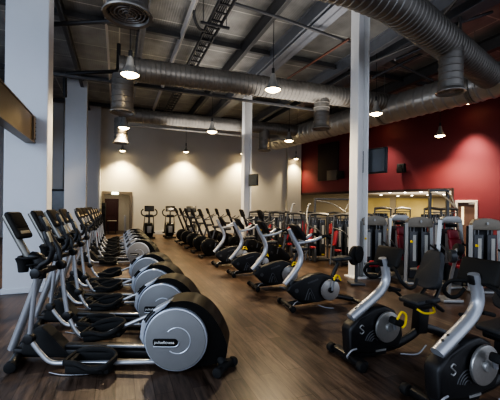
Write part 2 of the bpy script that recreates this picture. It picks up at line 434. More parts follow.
b = MB().tube([at_z(198, -3, 8.2), at_z(194, 14, 8.4), at_z(199, 28, 8.6), at_z(207, 31, 8.8)], .035, 8)
tag(b.build('hanging_cable', 'pipe'), 'thick black cable looping down beside the ceiling cable tray', 'cable')

# pipes
def pipe(pts, r, m, name, label):
    tag(MB().tube(pts, r, 10, smooth=0).build(name, m), label, 'pipe')
Zp = 6.9
pipe([at_z(50, 24.5, Zp), at_z(112, 21, Zp), at_z(118, 19, Zp), at_z(120, 10, Zp), at_z(120, -6, Zp)], .045, 'pipe', 'drain_pipe', 'black drain pipe with an elbow at upper left near the round diffuser')
Zp = 9.2
pipe([at_z(65, 97, Zp), at_z(65, 77, Zp), at_z(67, 73.5, Zp), at_z(116, 71.5, Zp), at_z(118, 68, Zp), at_z(119, 44, Zp)], .05, 'pipe', 'drain_pipe', 'black drain pipe with two bends left of the first cross duct')
pipe([at_h(349, 39, 6.1), at_h(290, 77, 6.1), at_h(262, 96, 6.1)], .035, 'rust', 'sprinkler_pipe', 'thin red brown sprinkler pipe running into the depth under the deck')
pipe([at_z(232, 3, 8.0), at_z(278, 17, 8.4), at_z(345, 41, 9.1), at_z(352, 43, 9.2)], .04, 'steel', 'sprinkler_pipe', 'grey sprinkler pipe crossing left to right ahead of the white column')
pipe([at_h(465, -10, 6.2), at_h(420, 42, 6.2), at_h(372, 62, 6.2), at_h(330, 86, 6.2)], .04, 'steel', 'sprinkler_pipe', 'grey sprinkler pipe behind the big spiral duct at upper right')
b = MB()
for (x0, y0, x1, y1, Z) in [(372, 78, 470, 30, 11), (372, 52, 440, 84, 11.5), (395, 60, 440, 40, 9.5), (420, 36, 492, 12, 8.2), (460, 15, 460, 40, 8.2), (440, 28, 440, 60, 10.0)]:
    b.tube([at_z(x0, y0, Z), at_z(x1, y1, Z+.4)], .04, 6, smooth=0)
struct(b, 'trim_8', 'steel')

# ---- spiral ducts
def ribbed(mb, pts, r, step=.13, n=28, flange=None):
    P = [Vector(p) for p in pts]; out = []; rs = []
    for a, c in zip(P[:-1], P[1:]):
        L = (c-a).length; k = max(2, int(L/step))
        for i in range(k):
            out += [a+(c-a)*((i+.0)/k), a+(c-a)*((i+.72)/k), a+(c-a)*((i+.80)/k), a+(c-a)*((i+.92)/k)]
            rs += [r, r, r*1.05, r*1.05]
    out.append(P[-1]); rs.append(r)
    bm = mb.bm; prev = None; rings = []
    m = len(out)
    for i, p in enumerate(out):
        t = (out[min(i+1, m-1)]-out[max(i-1, 0)]).normalized()
        if prev is None:
            a = Vector((0, 0, 1)) if abs(t.z) < .9 else Vector((1, 0, 0)); u = (a-t*a.dot(t)).normalized()
        else: u = (prev-t*prev.dot(t)).normalized()
        prev = u; w = t.cross(u)
        rings.append([bm.verts.new(p+(u*math.cos(2*PI*k/n)+w*math.sin(2*PI*k/n))*rs[i]) for k in range(n)])
    for a, c in zip(rings[:-1], rings[1:]):
        for k in range(n): bm.faces.new((a[k], a[(k+1) % n], c[(k+1) % n], c[k]))
    return mb
def diffuser(parent, p, r=.25):
    """vertical drop with a flared round grille at its lower end, p = lower centre"""
    b = MB(); ribbed(b, [p+Vector((0, 0, .95)), p+Vector((0, 0, .06))], r, .14)
    b.lathe([(r, .1), (r+.02, .05), (r+.06, .0), (r+.055, -.02), (r+.01, -.01), (r-.01, .03)], p, 32)
    d = b.build('drop_pipe', 'duct', parent)
    g = MB()
    for q in (.06, .11, .16, .21): g.torus(p+Vector((0, 0, .02)), q*r/.25, .012, 'z', 28, 6)
    g.cyl(p+Vector((0, 0, .0)), p+Vector((0, 0, .04)), .035, 16)
    for k in range(6):
        a = k*PI/3; g.tube([p+Vector((0, 0, .02)), p+Vector((r*math.cos(a), r*math.sin(a), .02))], .008, 5, smooth=0)
    g.cyl(p+Vector((0, 0, .05)), p+Vector((0, 0, .06)), r*.98, 24)
    g.build('diffuser_grille', 'grille', d)
HD = 5.2
d1 = thing('spiral_duct', 'grey spiral air duct crossing the hall above the front lamps', 'air duct')
ribbed(MB(), [W(-.0, 9.36, HD), W(10.6, 9.36, HD+.25)], .30).build('duct_pipe', 'duct', d1)
diffuser(d1, W(.1, 9.36, 4.05), .27); diffuser(d1, W(6.19, 9.36, 4.22), .25)
d2 = thing('spiral_duct', 'dark spiral air duct close in front of the beige back wall', 'air duct')
ribbed(MB(), [W(0, 14.14, HD), W(8.3, 14.14, HD+.1)], .26).build('duct_pipe', 'duct', d2)
diffuser(d2, W(.1, 14.14, 4.08), .25); diffuser(d2, W(6.27, 14.14, 4.24), .25)
d3 = thing('spiral_duct', 'large ribbed spiral duct at upper right dropping to a round diffuser', 'air duct')
p4 = Vector((6.35, 8.95, HD))
ribbed(MB(), [W(-.1, 4.58, HD), Vector((1.6, 5.35, HD)), Vector((2.40, 5.78, HD)), p4], .32, .13).build('duct_pipe', 'duct', d3)
diffuser(d3, W(.1, 4.58, 4.06), .25); diffuser(d3, at_z(450.5, 92, 7.2), .235)
d4 = thing('spiral_duct', 'long bright galvanised main duct beside the red wall', 'air duct')
ribbed(MB(), [Vector((9.2, 5.2, HD)), Vector((1.35, 18.1, HD))], .46, .3).build('duct_pipe', 'duct2', d4)
for f in (.15, .35, .55, .72, .88):
    b = MB(); c = Vector((9.2, 5.2, HD)).lerp(Vector((1.35, 18.1, HD)), f); dirv = Vector((-7.85, 12.9, 0)).normalized()
    b.cyl(c-dirv*.04, c+dirv*.04, .49, 32)
    b.cyl(c+Vector((0, 0, .45)), Vector((c.x, c.y, H)), .01, 6)
    b.build('duct_band', 'duct', d4)
# short silver duct behind the first white column
d5 = thing('spiral_duct', 'short silver duct section seen between the two white columns', 'air duct')
ribbed(MB(), [W(-3.6, 9, 5.0), W(-3.6, 18.6, 5.0)], .42, .3).build('duct_pipe', 'duct2', d5)

# ---- pendant lamps
def lamp_proto(R=.21):
    root = thing('pendant_lamp', 'lamp', 'lamp')
    k = R/.21
    MB().lathe([(.0, .42*k), (.045*k, .42*k), (.07*k, .36*k), (.085*k, .25*k), (.12*k, .16*k), (.19*k, .05*k), (.21*k, .0), (.2*k, .0), (.18*k, .05*k), (.10*k, .16*k)], n=30).build('lamp_shade', 'lampshell', root)
    MB().lathe([(.0, -.06*k), (.09*k, -.05*k), (.16*k, -.015*k), (.195*k, .02*k), (.12*k, .1*k), (0, .12*k)], n=24).build('bulb', 'bulb', root)
    MB().cyl((0, 0, .40*k), (0, 0, .56*k), .035*k, 14, bev=.006).cyl((0, 0, .5*k), (0, 0, 2.2), .009, 6).build('cord', 'pipe', root)
    return root
lp = lamp_proto()
LAM = [(130, 75, 7.6, 'brightest bell pendant lamp at upper left, over the front ellipticals'), (273, 90, 8.6, 'bright bell pendant lamp hanging just under the cross duct, mid picture'),
       (376, 114, 10.85, 'bell pendant lamp right beside the tall white column'), (440, 136, 14.2, 'bell pendant lamp hanging alone in front of the red wall'),
       (124, 128, 12.8, 'small pendant lamp beneath the first round diffuser drop at left'), (212, 132, 13.5, 'pendant lamp in front of the dark rear duct, left of the rear steel column'),
       (289, 141, 15.35, 'pendant lamp beside the far end of the bright main duct')]
def spot(name, loc, energy, size, blend=.6, col=(1, .80, .52), rad=.12, rot=(0, 0, 0)):
    l = bpy.data.lights.new(name, 'SPOT'); l.energy = energy; l.spot_size = math.radians(size); l.spot_blend = blend
    l.color = col; l.shadow_soft_size = rad
    o = bpy.data.objects.new(name, l); COL.objects.link(o); o.location = loc; o.rotation_euler = rot; return o
for i, (px, py, Z, lab) in enumerate(LAM):
    p = at_z(px, py, Z)
    o = place(lp, i == 0, p, 0, lab, 'bell pendant lamps under the ceiling')
    spot('lamp_light', p+Vector((0, 0, -.10)), 420, 140)
# wall washers close to the back wall
ws = []
w0 = thing('wall_spotlight', 'x', 'lamp')
MB().lathe([(0, .34), (.05, .34), (.06, .2), (.13, .06), (.16, 0), (.15, 0), (.1, .06)], n=24).build('lamp_shade', 'lampshell', w0)
MB().lathe([(0, -.05), (.08, -.035), (.14, .01), (.08, .06), (0, .07)], n=20).build('bulb', 'bulbsmall', w0)
MB().cyl((0, 0, .33), (0, 0, .5), .03, 12).cyl((0, 0, .5), (0, 0, 2.3), .008, 6).build('cord', 'pipe', w0)
for i, (px, py, lab) in enumerate([(122.5, 151, 'small wall-washing lamp above the doorway in the back wall'), (186, 152, 'small wall-washing lamp over the two bikes at the back wall'),
                                   (243, 154, 'small wall-washing lamp behind the rear steel column'), (296, 159, 'small wall-washing lamp at the corner of beige and red walls')]):
    r = ray(px, py); d = room(Vector((r.x, r.y, 0))); Z = (TB-.55)/d.y
    p = at_z(px, py, Z)
    place(w0, i == 0, p, 0, lab, 'wall washing lamps along the back wall')
    spot('lamp_light', p+Vector((0, 0, -.09)), 620 if i < 3 else 260, 118, 1, (1, .80, .46), .1)
# red wall wash (lamps above, hidden behind the big ducts)
for a, e in ((6.1, 700), (10.0, 1900)):
    p = rw(a, -.8, 6.1)
    o = place(w0, False, p, 0, 'small wall-washing lamp %s on the red wall' % ('between the two speakers' if a < 8 else 'above the brown door'), 'wall washing lamps along the red wall')
    spot('lamp_light', p+Vector((0, 0, -.09)), e, 74, 1, (1, .86, .68), .1)
# annex and corridor light
def area(loc, size, energy, col, rot=(0, 0, 0), sy=None):
    l = bpy.data.lights.new('area_light', 'AREA'); l.energy = energy; l.size = size; l.color = col
    if sy: l.shape = 'RECTANGLE'; l.size_y = sy
    o = bpy.data.objects.new('area_light', l); COL.objects.link(o); o.location = loc; o.rotation_euler = rot; return o
area((12, 25, 2.7), 7, 220, (1, .86, .62)); area((17, 27, 2.7), 5, 200, (1, .86, .6)); area((6, 26, 2.7), 3, 50, (1, .86, .62))
area((12, 23, .9), 6, 200, (1, .9, .72), (PI, 0, 0))  # added upward fill to brighten the annex ceiling, no fixture there
area(W(-.2, TB+1.6, 2.6), 1.0, 22, (1, .86, .66))

# ---- wall fixtures
def speaker(a, h, lab):
    t = thing('wall_speaker', lab, 'speaker', rw(a, -.22, h), RA)
    MB().box((0, 0, 0), (.40, .26, .44), bev=.02, taper=(.9, .9)).build('speaker_box', 'speaker', t)
    MB().cyl((0, -.13, -.06), (0, -.145, -.06), .13, 20).cyl((0, -.13, .13), (0, -.145, .13), .05, 16).build('speaker_cone', 'matte', t)
    MB().cyl((0, .1, 0), (0, .24, 0), .03, 10).box((0, .205, 0), (.12, .02, .2)).build('bracket', 'pipe', t)
speaker(2.53*RL, 3.57, 'black wall speaker on red wall, near the corner with the beige wall')
speaker(5.33*RL, 3.66, 'black wall speaker on red wall, right of the hanging television')
t = thing('wall_hatch', 'dark recessed box high on the red wall left of the speakers', 'wall panel', rw(1.75*RL, -.05, 3.9), RA)
MB().box((0, 0, .55), (1.5, .1, 2.3), bev=.01).build('backing', 'concrete', t); MB().box((.35, -.06, -.3), (.75, .04, .6), bev=.01).build('panel', 'doorframe', t)
def tv(px, py, Z, w, h, rz, lab, arm):
    p = at_z(px, py, Z)
    t = thing('television', lab, 'television', p, rz)
    MB().box((0, 0, 0), (w, .07, h), bev=.012).build('tv_case', 'black', t)
    MB().box((0, -.04, 0), (w-.07, .01, h-.07)).build('screen', 'tv', t)
    MB().box((0, .1, 0), (.18, .16, .2), bev=.01).tube([(0, .1, 0), (arm*.5, .22, 0), (arm, .2, 0)], .03, 8, smooth=0).build('wall_bracket', 'pipe', t)
tv(374.5, 161, 7.75, .62, .58, math.radians(-52), 'flat television on a bracket beside the nearer white column', -.32)
tv(253.5, 180, 14.3, .55, .5, math.radians(-48), 'small flat television mounted on the rear steel column', -.25)
# mirror / framed opening left, seen between the columns
p = at_z(58, 200.5, 17.0); rp = room(p)
t = thing('framed_mirror', 'black framed mirror on pale wall seen between the two left columns', 'mirror', W(rp.x, TB-.15, 1.25), RZ)
MB().box((0, 0, 0), (1.1, .05, 2.3), bev=.01).build('mirror_frame', 'black', t); MB().box((0, -.03, 0), (.95, .01, 2.12)).build('mirror_glass', 'tv', t)
# exit light above the doorway, radiator, extinguisher
o = MB().box((0, 0, 0), (.34, .09, .14), bev=.02).build('exit_light', 'sign', loc=W(-.12, TB-.1, 2.27), rz=RZ); tag(o, 'small lit green and white exit light on the doorway head', 'exit light')
t = thing('radiator', 'pale upright radiator on the right corridor wall inside the doorway', 'radiator', W(.42, TB+1.1, 0), RZ)
b = MB()
for k in range(8): b.box((0, -.35+k*.1, .55), (.1, .07, 1.0), bev=.02)
b.build('radiator_panel', 'radiator', t); MB().box((0, 0, .03), (.08, .8, .06)).build('foot', 'pipe', t)
t = thing('fire_extinguisher', 'red fire extinguisher standing by the doorway at the pale wall', 'fire extinguisher', W(-1.0, TB-.62, 0), RZ)
MB().lathe([(0, 0), (.09, 0), (.1, .04), (.1, .48), (.06, .56), (.03, .58), (0, .58)], n=20).build('cylinder_body', 'redbox', t); MB().box((0, 0, .62), (.05, .14, .08), bev=.01).build('valve', 'black', t)
t = thing('loudspeaker', 'tall black cabinet speaker standing against left side of the doorway', 'speaker', W(-.66, TB-.35, 0), RZ)
MB().box((0, 0, .875), (.2, .25, 1.75), bev=.02).build('speaker_box', 'speaker', t); MB().cyl((0, -.125, 1.5), (0, -.14, 1.5), .08, 20).cyl((0, -.125, 1.1), (0, -.14, 1.1), .08, 20).build('speaker_cone', 'matte', t)
t = thing('side_table', 'small dark table with a pale top in the corridor', 'table', W(-.28, TB+1.3, 0), RZ)
MB().box((0, 0, .72), (.5, .4, .05), bev=.01).build('tabletop', 'annexwall', t)
for sx in (-1, 1):
    for sy in (-1, 1): MB().box((sx*.2, sy*.15, .35), (.05, .05, .7)).build('leg', 'black', t)

# ================================================================== ELLIPTICAL TRAINER
def make_elliptical():
    R_ = thing('elliptical_trainer', 'x', 'elliptical trainer')
    # local: x to the rear, disc centre x=0, z=.32 ; near side is -y
    b = MB()
    b.box((-.62, 0, .085), (2.2, .13, .09), bev=.02)
    b.cyl((-1.58, -.28, .055), (-1.78, .22, .055), .045, 16, bev=.01)
    b.build('base_frame', 'black', R_)
    b = MB(); b.box((-.55, 0, .15), (1.3, .09, .05), bev=.02); b.build('rail', 'black', R_)
    MB().box((-.48, -.05, .165), (.55, .02, .03), bev=.008).build('rail_strip', 'silver', R_)
    b = MB()
    b.cyl((.36, -.1, .17), (.47, -.22, .075), .045, 14)
    b.cyl((.43, -.31, .055), (.52, -.12, .055), .042, 16, bev=.01); b.build('rear_stabilizer', 'matte', R_)
    for x, y in ((.42, -.34), (.55, -.11)): MB().cyl((x-.01, y-.025, .05), (x+.01, y+.025, .05), .05, 18, bev=.012).build('transport_wheel', 'matte', R_)
    for x, y in ((-1.57, -.30), (-1.79, .24)): MB().cyl((x+.01, y-.03, .058), (x-.01, y+.03, .058), .056, 18, bev=.015).build('foot_cap', 'matte', R_)
    MB().prism([(-1.66, .06), (-1.10, .06), (-1.17, .12), (-1.36, .31), (-1.42, .36), (-1.50, .34), (-1.62, .16)], -.07, .07, .025).build('front_shroud', 'matte', R_)
    MB().tube([(-1.77, 0, .10), (-1.62, 0, .5), (-1.47, 0, .92)], .042, 12, smooth=2).build('front_mast', 'silver', R_)
    MB().tube([(-1.56, 0, .98), (-1.70, 0, 1.22), (-1.86, 0, 1.50)], .036, 12, smooth=2).build('console_post', 'post', R_)
    b = MB(); b.tube([(-1.5, 0, .85), (-1.5, 0, 1.03), (-1.58, 0, 1.06)], .07, 12); b.box((-1.44, 0, .93), (.09, .34, .055), bev=.02)
    b.build('pivot_housing', 'black', R_)
    b = MB()
    for y in (-.09, .09):
        b.lathe([(0, -.09), (.045, -.09), (.055, .0), (.07, .04), (.075, .05), (.062, .05), (.048, .0), (0, -.02)], (-1.60, y, 1.02), 20)
    b.torus((-1.58, 0, 1.07), .11, .014, 'z', 28, 8)
    b.torus((-1.57, 0, 1.0), .11, .012, 'z', 28, 8)
    b.build('cup_holder', 'matte', R_)
    # console slab leaning like the post
    lean = math.atan2(.30, .55)
    c = MB(); c.box((-1.715, 0, 1.40), (.055, .22, .31), (0, -lean, 0), .028, seg=3); co = c.build('console', 'console', R_)
    n = Vector((math.cos(lean), 0, math.sin(lean)))
    q = Vector((-1.715, 0, 1.40))+n*.03
    up = Vector((-math.sin(lean), 0, math.cos(lean)))
    MB().box(q+up*.045, (.008, .17, .17), (0, -lean, 0), .004).build('screen', 'screen', co)
    MB().box(q-up*.095, (.008, .14, .035), (0, -lean, 0), .004).build('keypad', 'screenlit', co)
    # swinging arms
    for (y, dl) in ((-.24, 0), (.24, 1)):
        if not dl:
            low = [(-1.37, y, .95), (-1.40, y, .62), (-1.43, y, .31)]
            upb = [(-1.37, y, .95), (-1.33, y, 1.02), (-1.235, y-.02, 1.08), (-1.20, y-.03, 1.18), (-1.225, y-.03, 1.24)]
            g0, g1 = Vector((-1.22, y-.03, 1.22)), Vector((-1.275, y-.03, 1.36))
        else:
            low = [(-1.40, y, .95), (-1.36, y, .62), (-1.32, y, .38)]
            upb = [(-1.40, y, .95), (-1.42, y, 1.03), (-1.44, y+.02, 1.12), (-1.52, y+.03, 1.24), (-1.585, y+.03, 1.34)]
            g0, g1 = Vector((-1.57, y+.03, 1.32)), Vector((-1.655, y+.03, 1.49))
        a = MB().tube(low, .024, 10).build('swing_arm', 'silver', R_)
        MB().tube(upb, .026, 10).cyl((low[0][0], y-.035, .95), (low[0][0], y+.035, .95), .052, 20, bev=.012).build('upper_handle', 'black', a)
        MB().tube([g0, g0.lerp(g1, .5), g1], [.028, .034, .026], 12).build('grip', 'black', a)
        dd = (g1-g0).normalized(); nn = Vector((-dd.z, 0, dd.x))*-1
        if nn.x < 0: nn = -nn
        MB().box(g0.lerp(g1, .55)+nn*.026, (.02, .042, .11), (0, math.atan2(dd.x, dd.z), 0), .006).build('pulse_sensor', 'screenlit', a)
        # pedal arm
        e = low[-1]
        if not dl:
            pts = [e, (-1.33, y, .18), (-1.22, y, .085), (-1.05, y, .075), (-.6, y, .085), (-.2, y, .10)]; pc = Vector((-.80, y-.05, .105)); rot = 0
        else:
            pts = [e, (-1.22, y, .20), (-1.1, y, .13), (-.98, y, .14), (-.75, y, .24), (-.3, y, .44)]; pc = Vector((-.90, y, .21)); rot = -.22
        pa = MB().tube(pts, .024, 10).build('pedal_arm', 'silver', R_)
        MB().cyl((e[0], y-.035, e[2]), (e[0], y+.035, e[2]), .05, 18, bev=.01).build('joint_cap', 'black', pa)
        # pedal tray with raised rim
        from mathutils import Euler
        RM = Matrix.Translation(pc) @ Euler((0, rot, 0)).to_matrix().to_4x4()
        p = MB(); p.box((0, 0, -.03), (.40, .16, .04), bev=.018)
        out = [(-.20, -.085, .03), (-.20, .085, .03), (-.08, .10, .055), (.12, .10, .05), (.20, .07, .02), (.20, -.07, .02), (.12, -.10, -.0), (.02, -.10, .0), (-.08, -.10, .03), (-.20, -.085, .03)]
        p.tube(out, .02, 8, smooth=3)
        p.box((-.17, 0, .0), (.05, .17, .07), bev=.015); p.box((0, .088, .0), (.34, .022, .08), bev=.008); p.box((-.02, -.088, -.01), (.34, .022, .05), bev=.008); p.box((.18, 0, -.005), (.03, .15, .05), bev=.01)
        bmesh.ops.transform(p.bm, matrix=RM @ Matrix.Diagonal((1.02, 1.2, 1.45, 1)), verts=p.bm.verts)
        p.build('pedal', 'matte', pa)
    # fly wheel housing
    kp = [(-.29, .20), (-.31, .36), (-.25, .53), (-.12, .64), (.03, .685), (.18, .665), (.31, .58), (.41, .45), (.475, .32), (.50, .22), (.47, .13), (.38, .07), (.2, .04), (0, .03), (-.18, .07)]
    sm = catmull([(x, 0, z) for x, z in kp+[kp[0]]], 5)[:-1]
    ho = MB().prism([(p.x, p.z) for p in sm], -.21, .15, rim=.085, seg=6).build('flywheel_housing', 'shroud', R_, ang=60)
    # pale wedge shell at upper front, with two slots
    sh = MB().prism(circ(0, .325, .315, 200, 112, 12)+[(-.05, .70), (-.22, .61), (-.34, .49), (-.36, .33)][::1], -.245, -.10, .015)
    so = sh.build('silver_shell', 'rim', ho)
    MB().cyl((0, -.262, .32), (0, -.20, .32), .308, 64, bev=.012).build('rim_ring', 'rim', ho)
    dc = MB().cyl((0, -.275, .32), (0, -.21, .32), .292, 64, bev=.01).build('disc_cover', 'disc', ho)
    MB().torus((.02, -.275, .32), .125, .006, 'y', 40, 6, -2.2, 2.4).build('disc_groove', 'rim', ho)
    lg = MB().prism([(-.215, .285), (-.2, .268)]+circ(-.01, .303, .036, -90, 90, 8)+[(-.2, .338), (-.215, .325)], -.281, -.27, .003).build('logo_plate', 'shroud', ho)
    MB().torus((0, 0, 0), .001, .0005).bm.free()
    MB().tube([(-.21, -.281, .262), (-.02, -.281, .262), (.025, -.281, .28), (.035, -.281, .305)], .006, 6).build('logo_trim', 'rim', ho)
    text_mesh('pulsefitness', .042, 'logo_lettering', 'white', ho, (-.105, -.2825, .303), (PI/2, 0, 0), 'white brand lettering on the dark plate')
    b = MB(); b.torus((.42, -.202, .24), .028, .006, 'y', 24, 6); b.box((.42, -.203, .24), (.035, .01, .008)); b.build('round_badge', 'white', ho)
    b = MB(); b.torus((.30, -.202, .10), .06, .006, 'y', 24, 6, .3, 2.6); b.torus((.30, -.202, .10), .045, .004, 'y', 24, 6, .3, 2.6); b.build('vent_grille', 'disc', ho)
    b = MB()
    for k, (r0, a0_, a1_) in enumerate(((.338, 128, 152), (.358, 130, 150))):
        pts = [(r0*math.cos(math.radians(a)), -.247, .325+r0*math.sin(math.radians(a))) for a in range(a0_, a1_+1, 4)]
        b.tube(pts, .009, 6, smooth=0)
    b.build('shell_slot', 'shroud', so)
    MB().tube([(-1.2, -.3, .012), (-1.05, -.34, .01), (-.85, -.33, .012), (-.7, -.27, .012)], .005, 6).build('power_cable', 'cable', R_)
    return R_
ep = make_elliptical()
EL = [(3.24, 'elliptical trainer with a grey disc, nearest the camera in the left row'),
      (4.27, 'elliptical trainer directly behind the nearest one in the left row'),
      (5.25, 'third elliptical trainer back in the left row'),
      (6.40, 'fourth elliptical trainer back, last before the gap in the left row'),
      (9.05, 'elliptical trainer just past the gap, its whole disc visible'),
      (10.1, 'sixth elliptical trainer, second past the gap in the left row'),
      (11.15, 'seventh elliptical trainer, third past the gap in the left row'),
      (12.2, 'next to last elliptical trainer at the far end of the left row'),
      (13.3, 'farthest elliptical trainer in the left row, nearest the back wall')]
for i, (Z, lab) in enumerate(EL):
    place(ep, i == 0, (-.706-.396*(Z-3.24), Z+.27, 0), 0, 'black and silver '+lab, 'elliptical trainers in the left row')

# ================================================================== UPRIGHT BIKE (silver arm)
def make_upright():
    R_ = thing('exercise_bike', 'x', 'exercise bike')
    b = MB(); b.cyl((0, -.25, .05), (0, .25, .05), .035, 14, bev=.008).tube([(.02, 0, .06), (.5, 0, .09), (.9, 0, .12), (1.22, 0, .05)], .04, 10).cyl((1.24, -.22, .045), (1.24, .22, .045), .035, 14, bev=.008)
    b.build('base_frame', 'black', R_)
    for y in (-.26, .26): MB().cyl((-.02, y-.025, .05), (-.02, y+.025, .05), .048, 18, bev=.01).build('transport_wheel', 'matte', R_)
    ho = MB().prism([(-.02, .28), (.0, .34), (.06, .40), (.40, .52), (.60, .54), (.78, .48), (.92, .34), (.90, .2), (.80, .10), (.5, .07), (.25, .08), (.12, .14)], -.075, .075, .025).build('body_shroud', 'black', R_)
    MB().cyl((.13, -.08, .28), (.13, -.074, .28), .035, 18).build('body_emblem', 'frame', ho)
    MB().box((.42, -.078, .42), (.2, .006, .025), (0, -.3, 0)).build('name_strip', 'frame', ho)
    MB().tube([(.28, -.078, .12), (.36, -.078, .3), (.46, -.078, .12)], .008, 6).tube([(.33, -.078, .12), (.37, -.078, .24), (.42, -.078, .12)], .008, 6).build('vent_ribs', 'frame', ho)
    MB().cyl((.72, -.125, .27), (.72, -.095, .27), .175, 40, bev=.008).build('flywheel', 'flywheel', R_)
    MB().cyl((.72, -.15, .27), (.72, -.12, .27), .045, 20, bev=.006).build('hub', 'black', R_)
    for y, dz in ((-.17, 1), (.12, -1)):
        c = MB().tube([(.72, y, .27), (.75, y, .27+dz*.16)], .018, 8, smooth=0).build('crank', 'silver', R_)
        MB().box((.76, y-.05, .27+dz*.18), (.12, .09, .04), (0, .2, 0), .012).build('pedal', 'matte', c)
        MB().tube([(.70, y-.09, .28+dz*.18), (.73, y-.08, .35+dz*.18), (.79, y-.08, .34+dz*.18), (.82, y-.09, .27+dz*.18)], .013, 6).build('toe_strap', 'yellow', c)
    # silver arm
    a = MB().tube([(-.05, 0, .38), (.08, 0, .52), (.20, 0, .68), (.235, 0, .82), (.19, 0, .96), (.10, 0, 1.12), (.02, 0, 1.27)], [.042, .046, .046, .044, .042, .04, .032], 12, flat=1.25).build('silver_arm', 'arm', R_)
    MB().cyl((.06, 0, .36), (.10, 0, .44), .06, 14).build('arm_collar', 'black', a)
    for y in (-.06, .06):
        s_ = 1 if y > 0 else -1
        h = MB().tube([(.15, y*.3, 1.04), (.26, y*1.2, 1.06), (.40, y*2.6, 1.10), (.52, y*3.2, 1.16)], .024, 10).build('handlebar', 'arm', a)
        MB().tube([(.50, y*3.2, 1.15), (.58, y*3.3, 1.17), (.66, y*3.2, 1.12)], .026, 10).build('grip', 'matte', h)
    c = MB().box((.17, 0, 1.22), (.05, .30, .30), (0, -.62, 0), .02).build('console', 'console', R_)
    MB().box((.196, 0, 1.242), (.008, .24, .2), (0, -.62, 0)).build('screen', 'screen', c)
    MB().tube([(.80, 0, .35), (.85, 0, .52), (.93, 0, .70)], [.045, .035, .03], 12).build('seat_post', 'black', R_)
    b = MB(); b.box((.98, 0, .76), (.30, .16, .07), (0, -.05, 0), .03, seg=3); b.box((1.04, 0, .77), (.17, .25, .07), (0, -.05, 0), .033, seg=3); b.build('seat', 'seat', R_)
    MB().torus((.83, 0, .45), .06, .012, 'z', 20, 6).build('adjuster_ring', 'yellow', R_)
    MB().tube([(-.02, -.12, .05), (-.03, -.22, .06), (.05, -.2, .13), (.14, -.1, .12)], .008, 6).build('power_cable', 'cable', R_)
    MB().tube([(.5, -.1, .03), (.6, -.2, .012), (.7, -.26, .012)], .008, 6).build('ground_cable', 'cable', R_)
    return R_
ub = make_upright()
BL = ['upright exercise bike with curved silver arm, nearest of the middle row', 'upright exercise bike with silver arm, second of the middle row',
      'upright exercise bike with silver arm, third of the middle row', 'upright exercise bike with silver arm, fourth and farthest of the middle row']
for i in range(4):
    place(ub, i == 0, (.62-.515*i, 5.42+1.25*i, 0), RZ*.8, 'black '+BL[i], 'silver armed upright bikes')

